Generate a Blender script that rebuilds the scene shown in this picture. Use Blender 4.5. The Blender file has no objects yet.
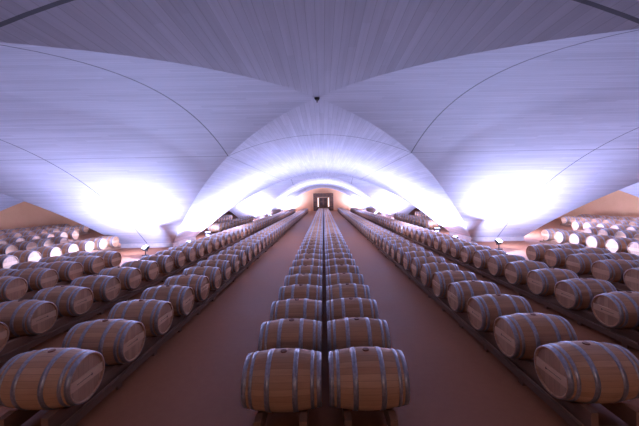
import bpy, bmesh, math, random
from mathutils import Vector, Matrix
random.seed(7)
PI = math.pi
S = bpy.context.scene
COL = S.collection

# ------------------------------------------------------------------ materials
def new_mat(name):
    m = bpy.data.materials.new(name); m.use_nodes = True
    nt = m.node_tree; nt.nodes.clear()
    out = nt.nodes.new('ShaderNodeOutputMaterial')
    b = nt.nodes.new('ShaderNodeBsdfPrincipled')
    nt.links.new(b.outputs[0], out.inputs[0])
    return m, nt, b

class N:
    def __init__(s, nt): s.nt = nt
    def add(s, t, **kw):
        n = s.nt.nodes.new(t)
        for k, v in kw.items(): setattr(n, k, v)
        return n
    def link(s, a, b): s.nt.links.new(a, b)
    def math(s, op, a, b=None, c=None):
        n = s.add('ShaderNodeMath', operation=op)
        for i, v in enumerate((a, b, c)):
            if v is None: continue
            if isinstance(v, (int, float)): n.inputs[i].default_value = v
            else: s.link(v, n.inputs[i])
        return n.outputs[0]
    def ramp(s, f, stops):
        n = s.add('ShaderNodeValToRGB')
        e = n.color_ramp.elements
        while len(e) < len(stops): e.new(.5)
        for el, (p, c) in zip(e, stops):
            el.position = p; el.color = (*c, 1)
        s.link(f, n.inputs[0]); return n.outputs[0]
    def noise(s, vec, scale, detail=3, rough=.55):
        n = s.add('ShaderNodeTexNoise'); n.inputs['Scale'].default_value = scale
        n.inputs['Detail'].default_value = detail; n.inputs['Roughness'].default_value = rough
        if vec is not None: s.link(vec, n.inputs['Vector'])
        return n.outputs['Fac']
    def mapping(s, vec, scale=(1, 1, 1), loc=(0, 0, 0)):
        n = s.add('ShaderNodeMapping'); n.inputs['Scale'].default_value = scale
        n.inputs['Location'].default_value = loc
        s.link(vec, n.inputs['Vector']); return n.outputs[0]
    def mix(s, f, a, b, blend='MIX'):
        n = s.add('ShaderNodeMix', data_type='RGBA', blend_type=blend)
        for i, v in ((0, f), (6, a), (7, b)):
            if isinstance(v, (int, float)): n.inputs[i].default_value = v
            elif isinstance(v, tuple): n.inputs[i].default_value = (*v, 1)
            else: s.link(v, n.inputs[i])
        return n.outputs[2]

def plain(name, col, rough=.5, metal=0.0, nscale=0, namt=.15):
    m, nt, b = new_mat(name); n = N(nt)
    b.inputs['Roughness'].default_value = rough; b.inputs['Metallic'].default_value = metal
    if nscale:
        tc = n.add('ShaderNodeTexCoord')
        f = n.noise(tc.outputs['Object'], nscale)
        lo = tuple(c*(1-namt) for c in col); hi = tuple(min(1, c*(1+namt)) for c in col)
        n.link(n.ramp(f, [(.3, lo), (.7, hi)]), b.inputs['Base Color'])
    else:
        b.inputs['Base Color'].default_value = (*col, 1)
    return m

def oak(name, lo, hi, grain_axis, boards, rough=.55, cut=None):
    """grain runs along grain_axis; boards: 'angle' = staves round X, or ('y', width)"""
    m, nt, b = new_mat(name); n = N(nt)
    tc = n.add('ShaderNodeTexCoord'); oi = n.add('ShaderNodeObjectInfo')
    P = tc.outputs['Object']
    sep = n.add('ShaderNodeSeparateXYZ'); n.link(P, sep.inputs[0])
    if boards == 'angle':
        a = n.math('ARCTAN2', sep.outputs[1], sep.outputs[2])
        bi = n.math('MULTIPLY', a, 30/(2*PI))
    else:
        bi = n.math('DIVIDE', sep.outputs['xyz'.index(boards[0])], boards[1])
    bi = n.math('ADD', bi, 0.5)
    idx = n.math('FLOOR', bi)
    fr = n.math('FRACT', bi)
    edge = n.math('LESS_THAN', n.math('ABSOLUTE', n.math('SUBTRACT', fr, .5)), .475)
    cv = n.add('ShaderNodeCombineXYZ'); n.link(idx, cv.inputs[0]); n.link(n.math('MULTIPLY', oi.outputs['Random'], 91.7), cv.inputs[1])
    wn = n.add('ShaderNodeTexWhiteNoise'); n.link(cv.outputs[0], wn.inputs['Vector'])
    sc = {'x': (1.5, 26, 26), 'y': (26, 1.5, 26), 'z': (26, 26, 1.5)}[grain_axis]
    add = n.add('ShaderNodeVectorMath', operation='ADD'); n.link(P, add.inputs[0]); n.link(wn.outputs['Color'], add.inputs[1])
    g = n.noise(n.mapping(add.outputs[0], sc), 2.2, 4, .6)
    f = n.math('ADD', n.math('MULTIPLY', g, .45), n.math('MULTIPLY', wn.outputs['Value'], .34))
    f = n.math('ADD', f, n.math('MULTIPLY', n.math('SUBTRACT', oi.outputs['Random'], .5), .28))
    c = n.ramp(f, [(.12, lo), (.85, hi)])
    c = n.mix(edge, tuple(x*.82 for x in lo), c)
    n.link(c, b.inputs['Base Color'])
    b.inputs['Roughness'].default_value = rough
    bump = n.add('ShaderNodeBump'); bump.inputs['Strength'].default_value = .25; bump.inputs['Distance'].default_value = .004
    n.link(g, bump.inputs['Height']); n.link(bump.outputs[0], b.inputs['Normal'])
    return m

M = {}
M['oak'] = oak('oak_staves', (.43, .215, .10), (.74, .44, .25), 'x', 'angle', .5)
M['head'] = oak('oak_head_planks', (.40, .205, .105), (.66, .39, .22), 'z', ('y', .085), .55)
M['bar'] = oak('pale_oak_board', (.62, .36, .20), (.78, .50, .30), 'y', ('z', .6), .6)
M['rack'] = oak('rack_timber', (.20, .098, .052), (.38, .20, .115), 'y', ('x', .9), .65)
M['bung'] = plain('bung_wood', (.26, .10, .05), .6, 0, 40)
M['ink'] = plain('burnt_brand_mark', (.10, .055, .035), .8)
M['hoop'] = plain('galvanised_hoop', (.44, .43, .46), .32, .7, 30, .22)
M['black'] = plain('lamp_black_metal', (.03, .032, .036), .45, .3)
M['lampgrey'] = plain('lamp_grey_metal', (.16, .19, .24), .4, .6)
M['whitep'] = plain('white_plastic', (.8, .8, .8), .5)
M['plinth'] = plain('plinth_concrete', (.50, .42, .40), .7, 0, 3)

def emis(name, col, s):
    m, nt, b = new_mat(name)
    b.inputs['Base Color'].default_value = (.8, .8, .8, 1)
    b.inputs['Emission Color'].default_value = (*col, 1); b.inputs['Emission Strength'].default_value = s
    return m
M['lens'] = emis('flood_lens', (.78, .80, 1.0), 14)
M['slit'] = emis('lit_glass', (1, .93, .86), 1.2)

def concrete():
    m, nt, b = new_mat('board_marked_concrete'); n = N(nt)
    uv = n.add('ShaderNodeUVMap'); uv.uv_map = 'boards'
    un = n.add('ShaderNodeUVMap'); un.uv_map = 'seams'
    s1 = n.add('ShaderNodeSeparateXYZ'); n.link(uv.outputs[0], s1.inputs[0])
    s2 = n.add('ShaderNodeSeparateXYZ'); n.link(un.outputs[0], s2.inputs[0])
    bw = .13
    bi = n.math('DIVIDE', s1.outputs[0], bw); idx = n.math('FLOOR', bi); fr = n.math('FRACT', bi)
    # board lengths of about 3.4 m, staggered per board
    w0 = n.add('ShaderNodeTexWhiteNoise', noise_dimensions='1D'); n.link(idx, w0.inputs['W'])
    ln = n.math('FLOOR', n.math('ADD', n.math('DIVIDE', s1.outputs[1], 3.4), n.math('MULTIPLY', w0.outputs['Value'], 7)))
    cv = n.add('ShaderNodeCombineXYZ'); n.link(idx, cv.inputs[0]); n.link(ln, cv.inputs[1])
    wn = n.add('ShaderNodeTexWhiteNoise'); n.link(cv.outputs[0], wn.inputs['Vector'])
    grain = n.noise(n.mapping(uv.outputs[0], (14, .5, 1)), 1.0, 3, .6)
    cloud = n.noise(n.mapping(uv.outputs[0], (.6, .35, 1)), 1.0, 4, .6)
    v = n.math('ADD', n.math('MULTIPLY', wn.outputs['Value'], .20), n.math('MULTIPLY', grain, .42))
    v = n.math('ADD', v, n.math('MULTIPLY', cloud, .34))
    c = n.ramp(v, [(.2, (.42, .405, .45)), (.8, (.67, .65, .72))])
    line = n.math('LESS_THAN', fr, .08)
    c = n.mix(n.math('MULTIPLY', line, .35), c, (.22, .21, .22))
    # construction joints: across (|span| = .37) and along (distance channel = 0)
    sa = n.math('LESS_THAN', n.math('ABSOLUTE', n.math('SUBTRACT', n.math('ABSOLUTE', s2.outputs[0]), .39)), .0022)
    tr = n.math('GREATER_THAN', s1.outputs[1], 500)
    d = n.math('PINGPONG', s2.outputs[1], .5)
    sb = n.math('LESS_THAN', n.math('ABSOLUTE', n.math('SUBTRACT', d, n.math('ADD', .1702, n.math('MULTIPLY', tr, .0087)))), .0011)
    e = n.math('ABSOLUTE', n.math('SUBTRACT', n.math('ABSOLUTE', n.math('SUBTRACT', s2.outputs[1], 10)), .5386))
    sc = n.math('MULTIPLY', n.math('LESS_THAN', e, .0011), tr)
    joint = n.math('MAXIMUM', n.math('MULTIPLY', sa, .5), n.math('MAXIMUM', sb, sc))
    c = n.mix(n.math('MULTIPLY', joint, .85), c, (.05, .045, .05))
    n.link(c, b.inputs['Base Color']); b.inputs['Roughness'].default_value = .75
    bump = n.add('ShaderNodeBump'); bump.inputs['Strength'].default_value = .35; bump.inputs['Distance'].default_value = .01
    n.link(n.math('SUBTRACT', wn.outputs['Value'], n.math('MULTIPLY', line, .8)), bump.inputs['Height'])
    n.link(bump.outputs[0], b.inputs['Normal'])
    return m
M['concrete'] = concrete()

def floor_mat():
    m, nt, b = new_mat('sealed_red_brown_floor'); n = N(nt)
    tc = n.add('ShaderNodeTexCoord'); P = tc.outputs['Object']
    a = n.noise(P, .55, 5, .6); f = n.noise(P, 9, 4, .65)
    v = n.math('ADD', n.math('MULTIPLY', a, .65), n.math('MULTIPLY', f, .35))
    c = n.ramp(v, [(.3, (.285, .104, .040)), (.72, (.37, .145, .060))])
    n.link(c, b.inputs['Base Color'])
    n.link(n.math('ADD', n.math('MULTIPLY', a, .2), .45), b.inputs['Roughness'])
    b.inputs['Specular IOR Level'].default_value = .3
    return m
M['floor'] = floor_mat()

def plaster():
    m, nt, b = new_mat('orange_plaster'); n = N(nt)
    tc = n.add('ShaderNodeTexCoord'); P = tc.outputs['Object']
    a = n.noise(P, .5, 5, .6); f = n.noise(P, 12, 3, .6)
    v = n.math('ADD', n.math('MULTIPLY', a, .7), n.math('MULTIPLY', f, .3))
    n.link(n.ramp(v, [(.3, (.72, .36, .17)), (.7, (.82, .45, .23))]), b.inputs['Base Color'])
    b.inputs['Roughness'].default_value = .8
    return m
M['plaster'] = plaster()
M['portal'] = oak('dark_portal_timber', (.050, .022, .012), (.115, .052, .028), 'z', ('x', .3), .5)
M['panel'] = oak('portal_panel_timber', (.13, .055, .026), (.24, .11, .055), 'z', ('x', .16), .5)

# ------------------------------------------------------------------ mesh helpers
def link(o, parent=None):
    COL.objects.link(o)
    if parent: o.parent = parent
    return o
def obj(name, bm, mats, parent=None, smooth=False, loc=None):
    me = bpy.data.meshes.new(name); bm.normal_update(); bm.to_mesh(me); bm.free()
    for m in (mats if isinstance(mats, list) else [mats]): me.materials.append(m)
    if smooth:
        for p in me.polygons: p.use_smooth = True
    o = bpy.data.objects.new(name, me)
    if loc: o.location = loc
    return link(o, parent)
def tag(o, label=None, cat=None, group=None, kind=None):
    for k, v in (('label', label), ('category', cat), ('group', group), ('kind', kind)):
        if v: o[k] = v
    return o
def empty(name, loc=(0, 0, 0), rz=0):
    o = bpy.data.objects.new(name, None); o.location = loc; o.rotation_euler = (0, 0, rz)
    o.empty_display_size = .1
    return link(o)
def box(bm, x0, x1, y0, y1, z0, z1, mi=0, bevel=0):
    r = bmesh.ops.create_cube(bm, size=1)
    vs = r['verts']
    for v in vs:
        v.co = Vector(((x0+x1)/2+v.co.x*(x1-x0), (y0+y1)/2+v.co.y*(y1-y0), (z0+z1)/2+v.co.z*(z1-z0)))
    fs = {f for v in vs for f in v.link_faces}
    for f in fs: f.material_index = mi
    if bevel:
        es = list({e for v in vs for e in v.link_edges})
        bmesh.ops.bevel(bm, geom=es, offset=bevel, segments=1, affect='EDGES')
def revolve_x(bm, prof, seg, mi=0, cap0=False, cap1=False):
    """prof: list of (x, r); surface of revolution about X"""
    rings = []
    for x, r in prof:
        rings.append([bm.verts.new((x, r*math.sin(2*PI*k/seg), r*math.cos(2*PI*k/seg))) for k in range(seg)])
    for a, b in zip(rings, rings[1:]):
        for k in range(seg):
            f = bm.faces.new((a[k], a[(k+1) % seg], b[(k+1) % seg], b[k])); f.material_index = mi; f.smooth = True
    if cap0: f = bm.faces.new(rings[0]); f.material_index = mi
    if cap1: f = bm.faces.new(list(reversed(rings[-1]))); f.material_index = mi
def tube(bm, p0, p1, r, seg=10, mi=0):
    p0, p1 = Vector(p0), Vector(p1); d = p1-p0
    q = d.to_track_quat('Z', 'Y').to_matrix().to_4x4()
    bmesh.ops.create_cone(bm, cap_ends=True, segments=seg, radius1=r, radius2=r, depth=d.length,
                          matrix=Matrix.Translation((p0+p1)/2) @ q)

# ------------------------------------------------------------------ plan of the place (metres; camera at x=0,y=0)
XC = -.11                      # centre line of the vaults
A, B, W = 9.14, 11.0, 3.2     # half spans of a bay across / along, width of a pier
AS = 7.6                       # half span of the side naves
PX, PY = A+W+AS, 2*B+W
YC = [7.4+PY*k for k in range(3)]
ZB, ZC = .25, 5.31             # springing and crown height
Y0, Y1 = -5.6, 69.8            # near and far wall
XW = 26.9
CAMZ = 2.825
def zf(u): return ZB+(ZC-ZB)*(1-u*u)
def arc(u, half):              # arc length of the parabola from the crown
    n = 24; s = 0; h = ZC-ZB
    for k in range(n):
        t = (k+.5)/n*u
        s += math.hypot(half, 2*h*t)*abs(u)/n
    return s if u > 0 else -s

bm = bmesh.new()
uvb = bm.loops.layers.uv.new('boards'); uvs = bm.loops.layers.uv.new('seams')
def web(us, half, lo, hi, pos, along_ref, nseg=10, off=0):
    """ruled strip: for each u in us generator runs from lo(u) to hi(u)"""
    cols = []
    for u in us:
        l, h = lo(u), hi(u)
        col = []
        for k in range(nseg+1):
            t = l+(h-l)*k/nseg
            col.append((bm.verts.new(pos(u, t)), arc(u, half), t, u))
        cols.append(col)
    for a, b in zip(cols, cols[1:]):
        for k in range(nseg):
            q = (a[k], a[k+1], b[k+1], b[k])
            try: f = bm.faces.new([x[0] for x in q])
            except ValueError: continue
            f.smooth = True
            for lp, x in zip(f.loops, q):
                lp[uvb].uv = (x[1]+40, x[2]+100+off)
                lp[uvs].uv = (x[3], along_ref(x[2]))
def lin(a, b, n): return [a+(b-a)*i/n for i in range(n+1)]
XCS = [XC-PX, XC, XC+PX]
AH = [AS, A, AS]
for i, xc in enumerate(XCS):    # vaults running along the hall
    A_ = AH[i]
    u0, u1 = -1, 1
    if i == 0: u0 = (-XW-xc)/A_
    if i == 2: u1 = (XW-xc)/A_
    us = sorted(set(lin(u0, u1, 56)+([0.0] if u0 < 0 < u1 else [])))
    P = lambda u, t, xc=xc, A_=A_: (xc+A_*u, t, zf(u))
    for k in range(4):
        lo = (lambda u: Y0) if k == 0 else (lambda u, k=k: YC[k-1]+B*abs(u))
        hi = (lambda u: Y1) if k == 3 else (lambda u, k=k: YC[k]-B*abs(u))
        web(us, A_, lo, hi, P, lambda t: (t-YC[0])/PY+10, 14)
for k, yc in enumerate(YC):     # cross vaults
    v1 = 1
    vs = lin(-1, 1, 56)
    P = lambda v, t, yc=yc: (t, yc+B*v, zf(v))
    for i in range(4):
        if i == 0: lo = lambda v: -XW
        else: lo = lambda v, i=i: XCS[i-1]+AH[i-1]*abs(v)
        if i == 3: hi = lambda v: XW
        else: hi = lambda v, i=i: XCS[i]-AH[i]*abs(v)
        sel = [v for v in vs if hi(v)-lo(v) > 1e-4]
        web(sel, B, lo, hi, P, lambda t: (t-XC)/PX+10, 4 if i in (0, 3) else 14, 1000)
bmesh.ops.recalc_face_normals(bm, faces=bm.faces)
ceil = obj('ceiling', bm, M['concrete']); tag(ceil, 'pale board-marked concrete groin vaults sweeping over the barrel hall', 'ceiling', kind='structure')

bm = bmesh.new(); box(bm, -XW-.3, XW+.3, Y0-.3, Y1+.3, -.2, 0)
tag(obj('floor', bm, M['floor']), 'polished red-brown cellar floor', 'floor', kind='structure')
def wall(name, x0, x1, y0, y1, label):
    bm = bmesh.new(); box(bm, x0, x1, y0, y1, 0, 5.6)
    tag(obj(name, bm, M['plaster']), label, 'wall', kind='structure')
wall('wall_left', -XW-.3, -XW, Y0-.3, Y1+.3, 'orange plastered side wall behind the left barrels')
wall('wall_right', XW, XW+.3, Y0-.3, Y1+.3, 'orange plastered side wall behind the right barrels')
wall('wall_far', -XW, XW, Y1, Y1+.3, 'orange end wall around the timber portal')
wall('wall_near', -XW, XW, Y0-.3, Y0, 'orange wall behind the viewer')
# piers: low plinths under the springing of the vaults
n = 0
for sx in (-1, 1):
    cx = XC+sx*(A+W/2)
    for k in range(4):
        y0 = YC[k]-B-W if k < 3 else YC[2]+B
        y1 = min(y0+W, Y1); y0 = max(y0, Y0)
        if y1-y0 < .2: continue
        n += 1
        bm = bmesh.new(); box(bm, cx-W/2-.02, cx+W/2+.02, y0-.02, y1+(.02 if y1 < Y1 else 0), 0, ZB+.02, bevel=.012)
        tag(obj('trim_%d' % n, bm, M['plinth']), 'low concrete plinth where the vaults come down', 'plinth', kind='structure')

# ------------------------------------------------------------------ timber portal with a lit door in the far wall
pt = tag(empty('door_1', (0, Y1, 0)), 'dark timber portal with two bright glass slits in the far orange wall', 'door', kind='structure')
def pbox(name, x0, x1, d, z0, z1, m, parent=pt, y=0):
    bm = bmesh.new(); box(bm, x0, x1, -d-y, -y, z0, z1, bevel=.015); return obj(name, bm, m, parent)
PH = 4.0
for s in (-1, 1):
    f = pbox('frame_post', min(s*1.45, s*2.3), max(s*1.45, s*2.3), .55, 0, 3.15, M['portal'])
    for z0, z1 in ((.15, .85), (1.0, 1.9), (2.05, 3.0)):
        pbox('post_panel', min(s*1.58, s*2.17), max(s*1.58, s*2.17), .03, z0, z1, M['panel'], f, .55)
    c = pbox('corner_panel', min(s*1.45, s*2.3), max(s*1.45, s*2.3), .55, 3.2, PH, M['portal'])
    pbox('post_panel', min(s*1.6, s*2.15), max(s*1.6, s*2.15), .03, 3.34, 3.86, M['panel'], c, .55)
    pbox('glass_slit', min(s*1.1, s*1.3), max(s*1.1, s*1.3), .12, .9, 2.95, M['slit'], pt, .05)
    pbox('lower_panel', min(s*1.0, s*1.45), max(s*1.0, s*1.45), .3, 0, .88, M['panel'])
    d = pbox('door_leaf', min(0, s*.98), max(0, s*.98), .3, .02, 3.0, M['panel'])
    for z0, z1 in ((.2, 1.0), (1.15, 1.95), (2.1, 2.85)):
        pbox('leaf_panel', min(s*.16, s*.82), max(s*.16, s*.82), .03, z0, z1, M['portal'], d, .3)
    bm = bmesh.new(); tube(bm, (s*.08, -.36, 1.0), (s*.08, -.36, 1.35), .018); obj('door_handle', bm, M['black'], d)
t = pbox('top_panel', -1.42, 1.42, .55, 3.2, PH, M['portal'])
for q in range(3): pbox('post_panel', -1.28+q*.88, -.5+q*.88, .03, 3.34, 3.86, M['panel'], t, .55)
pbox('frame_rail', -1.45, 1.45, .35, 3.02, 3.19, M['bar'])

# ------------------------------------------------------------------ flood lamps round the piers
LCOL = (.46, .53, 1.0)
n_l = [0]
def lamp(x, y, aim, power, label, pt_power=None, tilt=.12, throw=None):
    t = tag(empty('floodlight', (x, y, 0), math.atan2(aim[1], aim[0])-PI/2), label, 'floodlight', 'floor floodlights around the piers')
    bm = bmesh.new(); box(bm, -.13, .13, -.13, .13, 0, .03, bevel=.006); obj('base_plate', bm, M['black'], t)
    bm = bmesh.new(); tube(bm, (0, 0, .03), (0, 0, .26), .022); obj('post', bm, M['black'], t)
    bm = bmesh.new(); box(bm, -.22, -.20, -.02, .02, .25, .42); box(bm, .20, .22, -.02, .02, .25, .42); box(bm, -.22, .22, -.02, .02, .24, .26)
    obj('yoke', bm, M['lampgrey'], t)
    h = Matrix.Translation((0, 0, .41)) @ Matrix.Rotation(-tilt, 4, 'X')
    bm = bmesh.new(); box(bm, -.195, .195, -.14, .14, -.06, .05, bevel=.02); box(bm, -.13, .13, -.1, .1, -.10, -.06)
    bmesh.ops.transform(bm, matrix=h, verts=bm.verts); hs = obj('housing', bm, M['lampgrey'], t)
    bm = bmesh.new(); box(bm, -.165, .165, -.11, .11, .048, .058); bmesh.ops.transform(bm, matrix=h, verts=bm.verts)
    obj('lens', bm, M['lens'], hs)
    if power:
        L = bpy.data.lights.new('flood_beam', 'AREA'); L.shape = 'RECTANGLE'; L.size = .34; L.size_y = .24
        L.energy = power; L.color = LCOL; L.spread = math.radians(180)
        o = bpy.data.objects.new('flood_beam', L); link(o, t)
        o.matrix_local = h @ Matrix.Translation((0, 0, .075)) @ Matrix.Rotation(PI, 4, 'X')
        L2 = bpy.data.lights.new('flood_spill', 'SPOT' if throw else 'POINT'); L2.shadow_soft_size = .09; L2.energy = power*.10 if pt_power is None else pt_power; L2.color = LCOL
        o = bpy.data.objects.new('flood_spill', L2); link(o, t)
        o.location = (h @ Matrix.Translation((0, 0, .27))).translation
        if throw:
            L2.spot_size = math.radians(112); L2.spot_blend = .7
            o.rotation_euler = (Matrix.Rotation(-t.rotation_euler.z, 3, 'Z') @ Vector(throw).to_track_quat('-Z', 'Y').to_matrix()).to_euler()
P0 = 1300
side = {-1: 'left', 1: 'right'}
for s in (-1, 1):
    sd = side[s]
    lamp(s*9.25+XC, 15.7, (s*.55, -.85), P0*.80, f'grey floodlight on a short post before the near {sd} pier', P0*.75, .66, (s*.72, .68, .2))
    lamp(s*7.75+XC, 20.3, (-s, .5), P0*1.9, f'floodlight beside the aisle face of the near {sd} pier', P0*.06, .3)
    lamp(s*7.75+XC, 17.5, (-s, .2), P0*.08, f'small bright floodlight at the front aisle corner of the near {sd} pier', 0, .2)
    lamp(s*8.6+XC, 22.5, (0, 1), P0*.35, f'dark floodlight just past the near {sd} pier, seen from behind')
    lamp(s*13.2+XC, 21.6, (s, .3), P0*(1.5 if s < 0 else 4.6), f'floodlight on the outer side of the near {sd} pier')
    lamp(s*9.25+XC, 41.2, (0, 1), P0*1.0, f'floodlight on the floor before the second {sd} pier')
    lamp(s*7.75+XC, 44.6, (-s, .2), P0*2.2, f'floodlight beside the aisle corner of the second {sd} pier')
    lamp(s*8.6+XC, 48.2, (0, -1), P0*.8, f'floodlight just past the second {sd} pier')
    lamp(s*9.0+XC, 66.4, (0, 1), P0*.5, f'floodlight at the {sd} end of the far orange wall', 0)
    lamp(s*7.3+XC, 67.4, (s, .5), P0*1.1, f'floodlight below the far wall, {sd} of the portal', 0, .28)
# ------------------------------------------------------------------ barrels
HL, RB, RH = .475, .350, .292    # half length, bilge radius, head radius
AX = .535                        # height of the barrel axis
def rad(x): return RB-(RB-RH)*(abs(x)/HL)**1.9
HOOPS = [(.418, .474), (.345, .386), (.135, .195)]
def add_shell(bm, seg, mi, step):
    prof = [(-HL+2*HL*i/step, rad(-HL+2*HL*i/step)) for i in range(step+1)]
    prof = [(-HL+.028, RH-.022), (-HL, RH-.018)]+prof+[(HL, RH-.018), (HL-.028, RH-.022)]
    revolve_x(bm, prof, seg, mi)
def add_hoop(bm, x0, x1, seg, mi):
    t = .006
    revolve_x(bm, [(x0, rad(x0)-.004), (x0, rad(x0)+t), ((x0+x1)/2, rad((x0+x1)/2)+t), (x1, rad(x1)+t), (x1, rad(x1)-.004)], seg, mi)
def add_head(bm, s, seg, mi):
    x = s*(HL-.026)
    vs = [bm.verts.new((x, (RH-.02)*math.sin(2*PI*k/seg), (RH-.02)*math.cos(2*PI*k/seg))) for k in range(seg)]
    if s < 0: vs.reverse()
    f = bm.faces.new(list(reversed(vs))); f.material_index = mi
def add_bar(bm, s, mi):
    x = HL-.026
    w = math.sqrt((RH-.022)**2-.062**2)
    box(bm, min(s*x, s*(x+.018)), max(s*x, s*(x+.018)), -w, w, -.06, .06, mi)
def add_bung(bm, mi):
    bmesh.ops.create_cone(bm, cap_ends=True, segments=14, radius1=.045, radius2=.038, depth=.022,
                          matrix=Matrix.Translation((0, 0, RB)))
    for f in bm.faces: f.material_index = mi
def add_mark(bm, s):
    x = s*(HL-.026+.0185)
    def r(y0, y1, z0, z1): box(bm, min(x, x+s*.001), max(x, x+s*.001), y0, y1, z0, z1)
    y = -.17
    while y < .06:
        w = random.choice((.008, .011, .014)); r(y, y+w, -.006, .003); y += w+.006
    r(y-.008, y+.02, -.014, .002); r(y, y+.01, .002, .018)
def mk(name, fn, m, smooth=False):
    bm = bmesh.new(); fn(bm); me = bpy.data.meshes.new(name); 
    bmesh.ops.recalc_face_normals(bm, faces=bm.faces)
    bm.to_mesh(me); bm.free(); me.materials.append(m); return me
SEG = 48
PARTS = [('stave_body', mk('stave_body', lambda b: add_shell(b, SEG, 0, 16), M['oak']))]
for s in (-1, 1):
    PARTS.append(('head', mk('head', lambda b: add_head(b, s, SEG, 0), M['head'])))
    for a, b_ in HOOPS:
        PARTS.append(('hoop', mk('hoop', lambda b: add_hoop(b, min(s*a, s*b_), max(s*a, s*b_), SEG, 0), M['hoop'])))
PARTS.append(('bung', mk('bung', lambda b: add_bung(b, 0), M['bung'])))
BARS = {s: mk('cross_board', lambda b: add_bar(b, s, 0), M['bar']) for s in (-1, 1)}
MARKS = {s: mk('brand_mark', lambda b: add_mark(b, s), M['ink']) for s in (-1, 1)}
def whole(seg, step, facing):
    bm = bmesh.new(); add_shell(bm, seg, 0, step)
    for s in (-1, 1):
        add_head(bm, s, seg, 1)
        for a, b_ in HOOPS: add_hoop(bm, min(s*a, s*b_), max(s*a, s*b_), seg, 2)
    add_bar(bm, facing, 3)
    bmesh.ops.recalc_face_normals(bm, faces=bm.faces)
    me = bpy.data.meshes.new('wine_barrel'); bm.to_mesh(me); bm.free()
    for m in ('oak', 'head', 'hoop', 'bar'): me.materials.append(M[m])
    return me
MID = {s: whole(32, 12, s) for s in (-1, 1)}
FAR = {s: whole(20, 8, s) for s in (-1, 1)}

ONES = ['', 'first', 'second', 'third', 'fourth', 'fifth', 'sixth', 'seventh', 'eighth', 'ninth', 'tenth', 'eleventh', 'twelfth', 'thirteenth',
        'fourteenth', 'fifteenth', 'sixteenth', 'seventeenth', 'eighteenth', 'nineteenth']
TENS = {2: ('twentieth', 'twenty'), 3: ('thirtieth', 'thirty'), 4: ('fortieth', 'forty'), 5: ('fiftieth', 'fifty'), 6: ('sixtieth', 'sixty')}
def ordw(n):
    if n < 20: return ONES[n]
    t, u = divmod(n, 10)
    return TENS[t][0] if u == 0 else TENS[t][1]+'-'+ONES[u]

# rows: (centre x, side facing the aisle, first y, last y, pitch, words)
D = .975
ROWS = []
def row(xc, face, y0, y1, words, edge=True, d=D):
    ROWS.append((xc, face, y0, y1, d, words, edge))
row(-.020-.521, -1, 3.82, 60.3, 'left row of the middle pair', False)
row(-.020+.521, 1, 3.82, 60.3, 'right row of the middle pair', False)
row(-3.60, 1, 3.94, 60.5, 'row edging the left walkway')
row(3.355, -1, 3.87, 60.5, 'row edging the right walkway')
row(-6.10, 1, 4.06, 60.8, 'second row out from the left walkway')
row(5.92, -1, 3.90, 60.8, 'second row out from the right walkway')
row(-8.75, 1, 6.11, 12.0, 'third row out, before the left pier')
row(8.54, -1, 5.85, 11.75, 'third row out, before the right pier')
row(-9.80, -1, 7.08, 12.0, 'fourth row out, before the left pier', False)
row(9.58, 1, 6.82, 11.75, 'fourth row out, before the right pier', False)
row(-12.55, 1, 9.6, 17.5, 'lamp-lit row on the left, outside the pier')
row(12.9, -1, 10.05, 17.3, 'lamp-lit row on the right, outside the pier')
row(-15.6, 1, 12.6, 17.5, 'next row behind the lamp-lit row, left')
row(15.8, -1, 12.6, 17.5, 'next row behind the lamp-lit row, right')
row(-18.2, 1, 14.6, 22, 'third row from the left side wall', True)
row(18.4, -1, 14.6, 22, 'third row from the right side wall', True)
row(-21.3, 1, 17.5, 27, 'second row from the left side wall', True)
row(21.5, -1, 17.5, 27, 'second row from the right side wall', True)
row(-24.6, 1, 20.5, 29, 'row along the left side wall', True)
row(24.6, -1, 20.5, 29, 'row along the right side wall', True)
row(-9.05, 1, 24.9, 37.5, 'third row out, past the near left pier')
row(9.05, -1, 24.9, 37.5, 'third row out, past the near right pier')
row(-12.6, 1, 26, 40, 'fourth row out, past the near left pier')
row(12.6, -1, 26, 40, 'fourth row out, past the near right pier')
row(-9.05, 1, 50.6, 60.5, 'third row out, past the second left pier')
row(9.05, -1, 50.6, 60.5, 'third row out, past the second right pier')

SH = (319.5-323.3, 213-198.4)
def project(x, y, z):
    return 323.3+300*x/y, 198.4+300*(CAMZ-z)/y
def inframe(x, y):
    px0 = 323.3+300*(x-HL)/max(y+.3, .1); px1 = 323.3+300*(x+HL)/max(y+.3, .1)
    return y > 1 and px1 > -2 and px0 < 641
def hidden(x, y):
    """sight line from the camera to the barrel's top runs into a vault or pier"""
    for k in range(4, 60):
        t = k/60
        X, Y, Z = x*t, y*t, CAMZ+(AX+.3-CAMZ)*t
        u = min(abs(X-c)/h_ for c, h_ in zip(XCS, AH)); v = min(abs(Y-c) for c in YC)/B
        h = max(zf(u) if u < 1 else 0, zf(v) if v < 1 else 0)
        if Z > h: return True
    return False
cands = []
for ri, (xc, face, y0, y1, d, words, edge) in enumerate(ROWS):
    n = 0; y = y0
    while y <= y1+.01:
        if inframe(xc, y):
            n += 1
            cands.append([xc, y, face, ri, n, hidden(xc, y)])
        y += d
vis = sorted([c for c in cands if not c[5]], key=lambda c: c[0]**2+c[1]**2+4)
ind = vis[:300]; rest = vis[300:]+[c for c in cands if c[5] and c[1] < 45]
NEAR = 17.0
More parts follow.
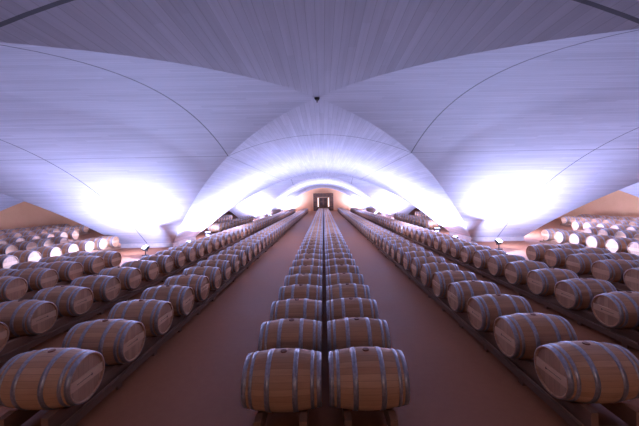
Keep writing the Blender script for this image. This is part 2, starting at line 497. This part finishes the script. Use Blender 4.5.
for x, y, face, ri, n, _ in ind:
    words = ROWS[ri][5]
    lab = f'oak wine barrel with grey hoops, {ordw(n)} from the near end, {words}'
    if len(lab.split()) > 16: lab = f'oak barrel, {ordw(n)} from the near end, {words}'
    jx, jy, jr = random.uniform(-.010, .010), random.uniform(-.003, .003), random.uniform(-.003, .003)
    if abs(x) < 1: jx *= .4
    if y < NEAR:
        t = empty('wine_barrel', (x+jx, y+jy, AX+.005), jr)
        for nm, me in PARTS:
            o = bpy.data.objects.new(nm, me); link(o, t)
            if nm == 'bung': o['label'] = 'dark wooden bung'
            if nm == 'hoop': pass
        if abs(x) > 1:
            o = bpy.data.objects.new('cross_board', BARS[face]); link(o, t); o['label'] = 'paler board across the barrel head'
            if y < 8 and abs(x) < 8:
                o2 = bpy.data.objects.new('brand_mark', MARKS[face]); link(o2, o)
    else:
        t = bpy.data.objects.new('wine_barrel', MID[face]); link(t)
        t.location = (x+jx, y+jy, AX+.005); t.rotation_euler = (0, 0, jr)
    tag(t, lab, 'barrel', 'oak barrels in the '+words)
bm = bmesh.new()
for x, y, face, ri, n, _ in rest:
    k = len(bm.verts); bm.from_mesh(FAR[face]); bm.verts.ensure_lookup_table()
    bmesh.ops.translate(bm, vec=(x, y, AX), verts=bm.verts[k:])
far = obj('wine_barrels', bm, [M[m] for m in ('oak_far', 'head', 'hoop', 'bar')] if 'oak_far' in M else [M['oak'], M['head'], M['hoop'], M['bar']])
tag(far, 'mass of distant oak barrels filling the far ends of the rows', 'barrels', kind='stuff')

# ------------------------------------------------------------------ racks: two scalloped timber rails on bearers under every row
def rail_mesh(y0, n, d, x, w=.085):
    bm = bmesh.new()
    rr = rad(.207)+.003
    top = []
    ya, yb = y0-.40, y0+(n-1)*d+.40
    y = ya; st = .05
    m = int((yb-ya)/st)
    for i in range(m+1):
        y = ya+(yb-ya)*i/m
        q = (y-y0+d/2) % d-d/2
        z = AX-math.sqrt(max(rr*rr-q*q, 0)) if abs(q) < rr else 9
        top.append((y, min(z, .285) if abs(q) < .5 else .2))
    pr = []
    for (y, z) in top:
        pr.append([bm.verts.new((x-w/2, y, .07)), bm.verts.new((x-w/2, y, z)), bm.verts.new((x+w/2, y, z)), bm.verts.new((x+w/2, y, .07))])
    for a, b in zip(pr, pr[1:]):
        for j in range(4): bm.faces.new((a[j], a[(j+1) % 4], b[(j+1) % 4], b[j]))
    bm.faces.new(pr[0]); bm.faces.new(list(reversed(pr[-1])))
    bmesh.ops.recalc_face_normals(bm, faces=bm.faces)
    return bm
for ri, (xc, face, y0, y1, d, words, edge) in enumerate(ROWS):
    ys = [c[1] for c in cands if c[3] == ri]
    if not ys: continue
    y0 = min(ys); n = int((max(ys)-y0+.01)/d)+1
    t = tag(empty('barrel_rack', (xc, 0, 0)), f'low timber rack carrying the {words}', 'barrel rack', 'low timber barrel racks')
    for s in (-1, 1): obj('rail', rail_mesh(y0, n, d, s*.262), M['rack'], t)
    yb = y0-.36; k = 0
    while yb < y0+(n-1)*d+.5:
        bm = bmesh.new(); box(bm, -.46, .46, yb-.05, yb+.05, 0, .07); obj('bearer', bm, M['rack'], t)
        yb += d*(1 if yb < 8 else 2 if yb < 20 else 4)
    if edge:
        bm = bmesh.new(); box(bm, face*.44-.03, face*.44+.03, y0-.42, y0+(n-1)*d+.42, .07, .17); obj('edge_board', bm, M['rack'], t)

# ------------------------------------------------------------------ small fittings
f = tag(empty('ceiling_fitting', (XC, YC[0], ZC)), 'small dark round fitting at the crown of the nearest vault', 'fitting')
bm = bmesh.new(); bmesh.ops.create_cone(bm, cap_ends=True, segments=20, radius1=.05, radius2=.07, depth=.05, matrix=Matrix.Translation((0, 0, -.03))); obj('cup', bm, M['black'], f)
bm = bmesh.new(); tube(bm, (0, 0, -.12), (0, 0, -.05), .012); obj('sensor', bm, M['black'], f)
for s in (-1, 1):
    yy = 24.2
    for_near = tag(empty('added_fill_lamp', (s*4.2, Y0, 3.3)), f'added warm fill lamp on the near wall, {side[s]} of the viewer', 'fill lamp')  # added out-of-view fill lamps, only there to brighten the front barrels
    bm = bmesh.new(); box(bm, -.14, .14, 0, .10, -.12, .12, bevel=.012); obj('housing', bm, M['whitep'], for_near)
    bm = bmesh.new(); box(bm, -.11, .11, .10, .108, -.09, .09); obj('lens', bm, M['slit'], for_near)
    L = bpy.data.lights.new('added_fill_beam', 'AREA'); L.size = .22; L.energy = 12; L.color = (1, .74, .72); L.spread = math.radians(95)
    o = bpy.data.objects.new('added_fill_beam', L); link(o, for_near); o.location = (0, .13, 0); o.rotation_euler = (PI/2-.30, 0, s*.05)
    w = tag(empty('wall_light', (s*XW, yy, 2.45)), f'slim white light fixed high on the {side[s]} orange wall', 'wall light')
    bm = bmesh.new(); box(bm, min(-s*.01, -s*.07), max(-s*.01, -s*.07), -.1, .1, -.25, .25, bevel=.01); obj('body', bm, M['whitep'], w)
    bm = bmesh.new(); box(bm, min(0, -s*.03), max(0, -s*.03), -.05, .05, -.1, .1); obj('bracket', bm, M['lampgrey'], w)

# ------------------------------------------------------------------ world, camera
wd = bpy.data.worlds.new('dark'); S.world = wd; wd.use_nodes = True
wd.node_tree.nodes['Background'].inputs[0].default_value = (.01, .01, .014, 1)
wd.node_tree.nodes['Background'].inputs[1].default_value = .0
cd = bpy.data.cameras.new('camera'); cam = bpy.data.objects.new('camera', cd); link(cam)
cd.sensor_width = 36; cd.lens = 36*300/639; cd.clip_start = .05; cd.clip_end = 300
cd.shift_x = -3.8/639; cd.shift_y = -14.6/639
cam.location = (0, 0, CAMZ)
cam.rotation_euler = (Matrix.Rotation(PI/2, 4, 'X') @ Matrix.Rotation(math.radians(-1.05), 4, 'Z')).to_euler()
S.camera = cam
S.view_settings.view_transform = 'Standard'; S.view_settings.look = 'None'
S.view_settings.gamma = 1; S.view_settings.use_curve_mapping = False
S.view_settings.exposure = 0.14
S.cycles.max_bounces = 8; S.cycles.diffuse_bounces = 5; S.cycles.use_denoising = True
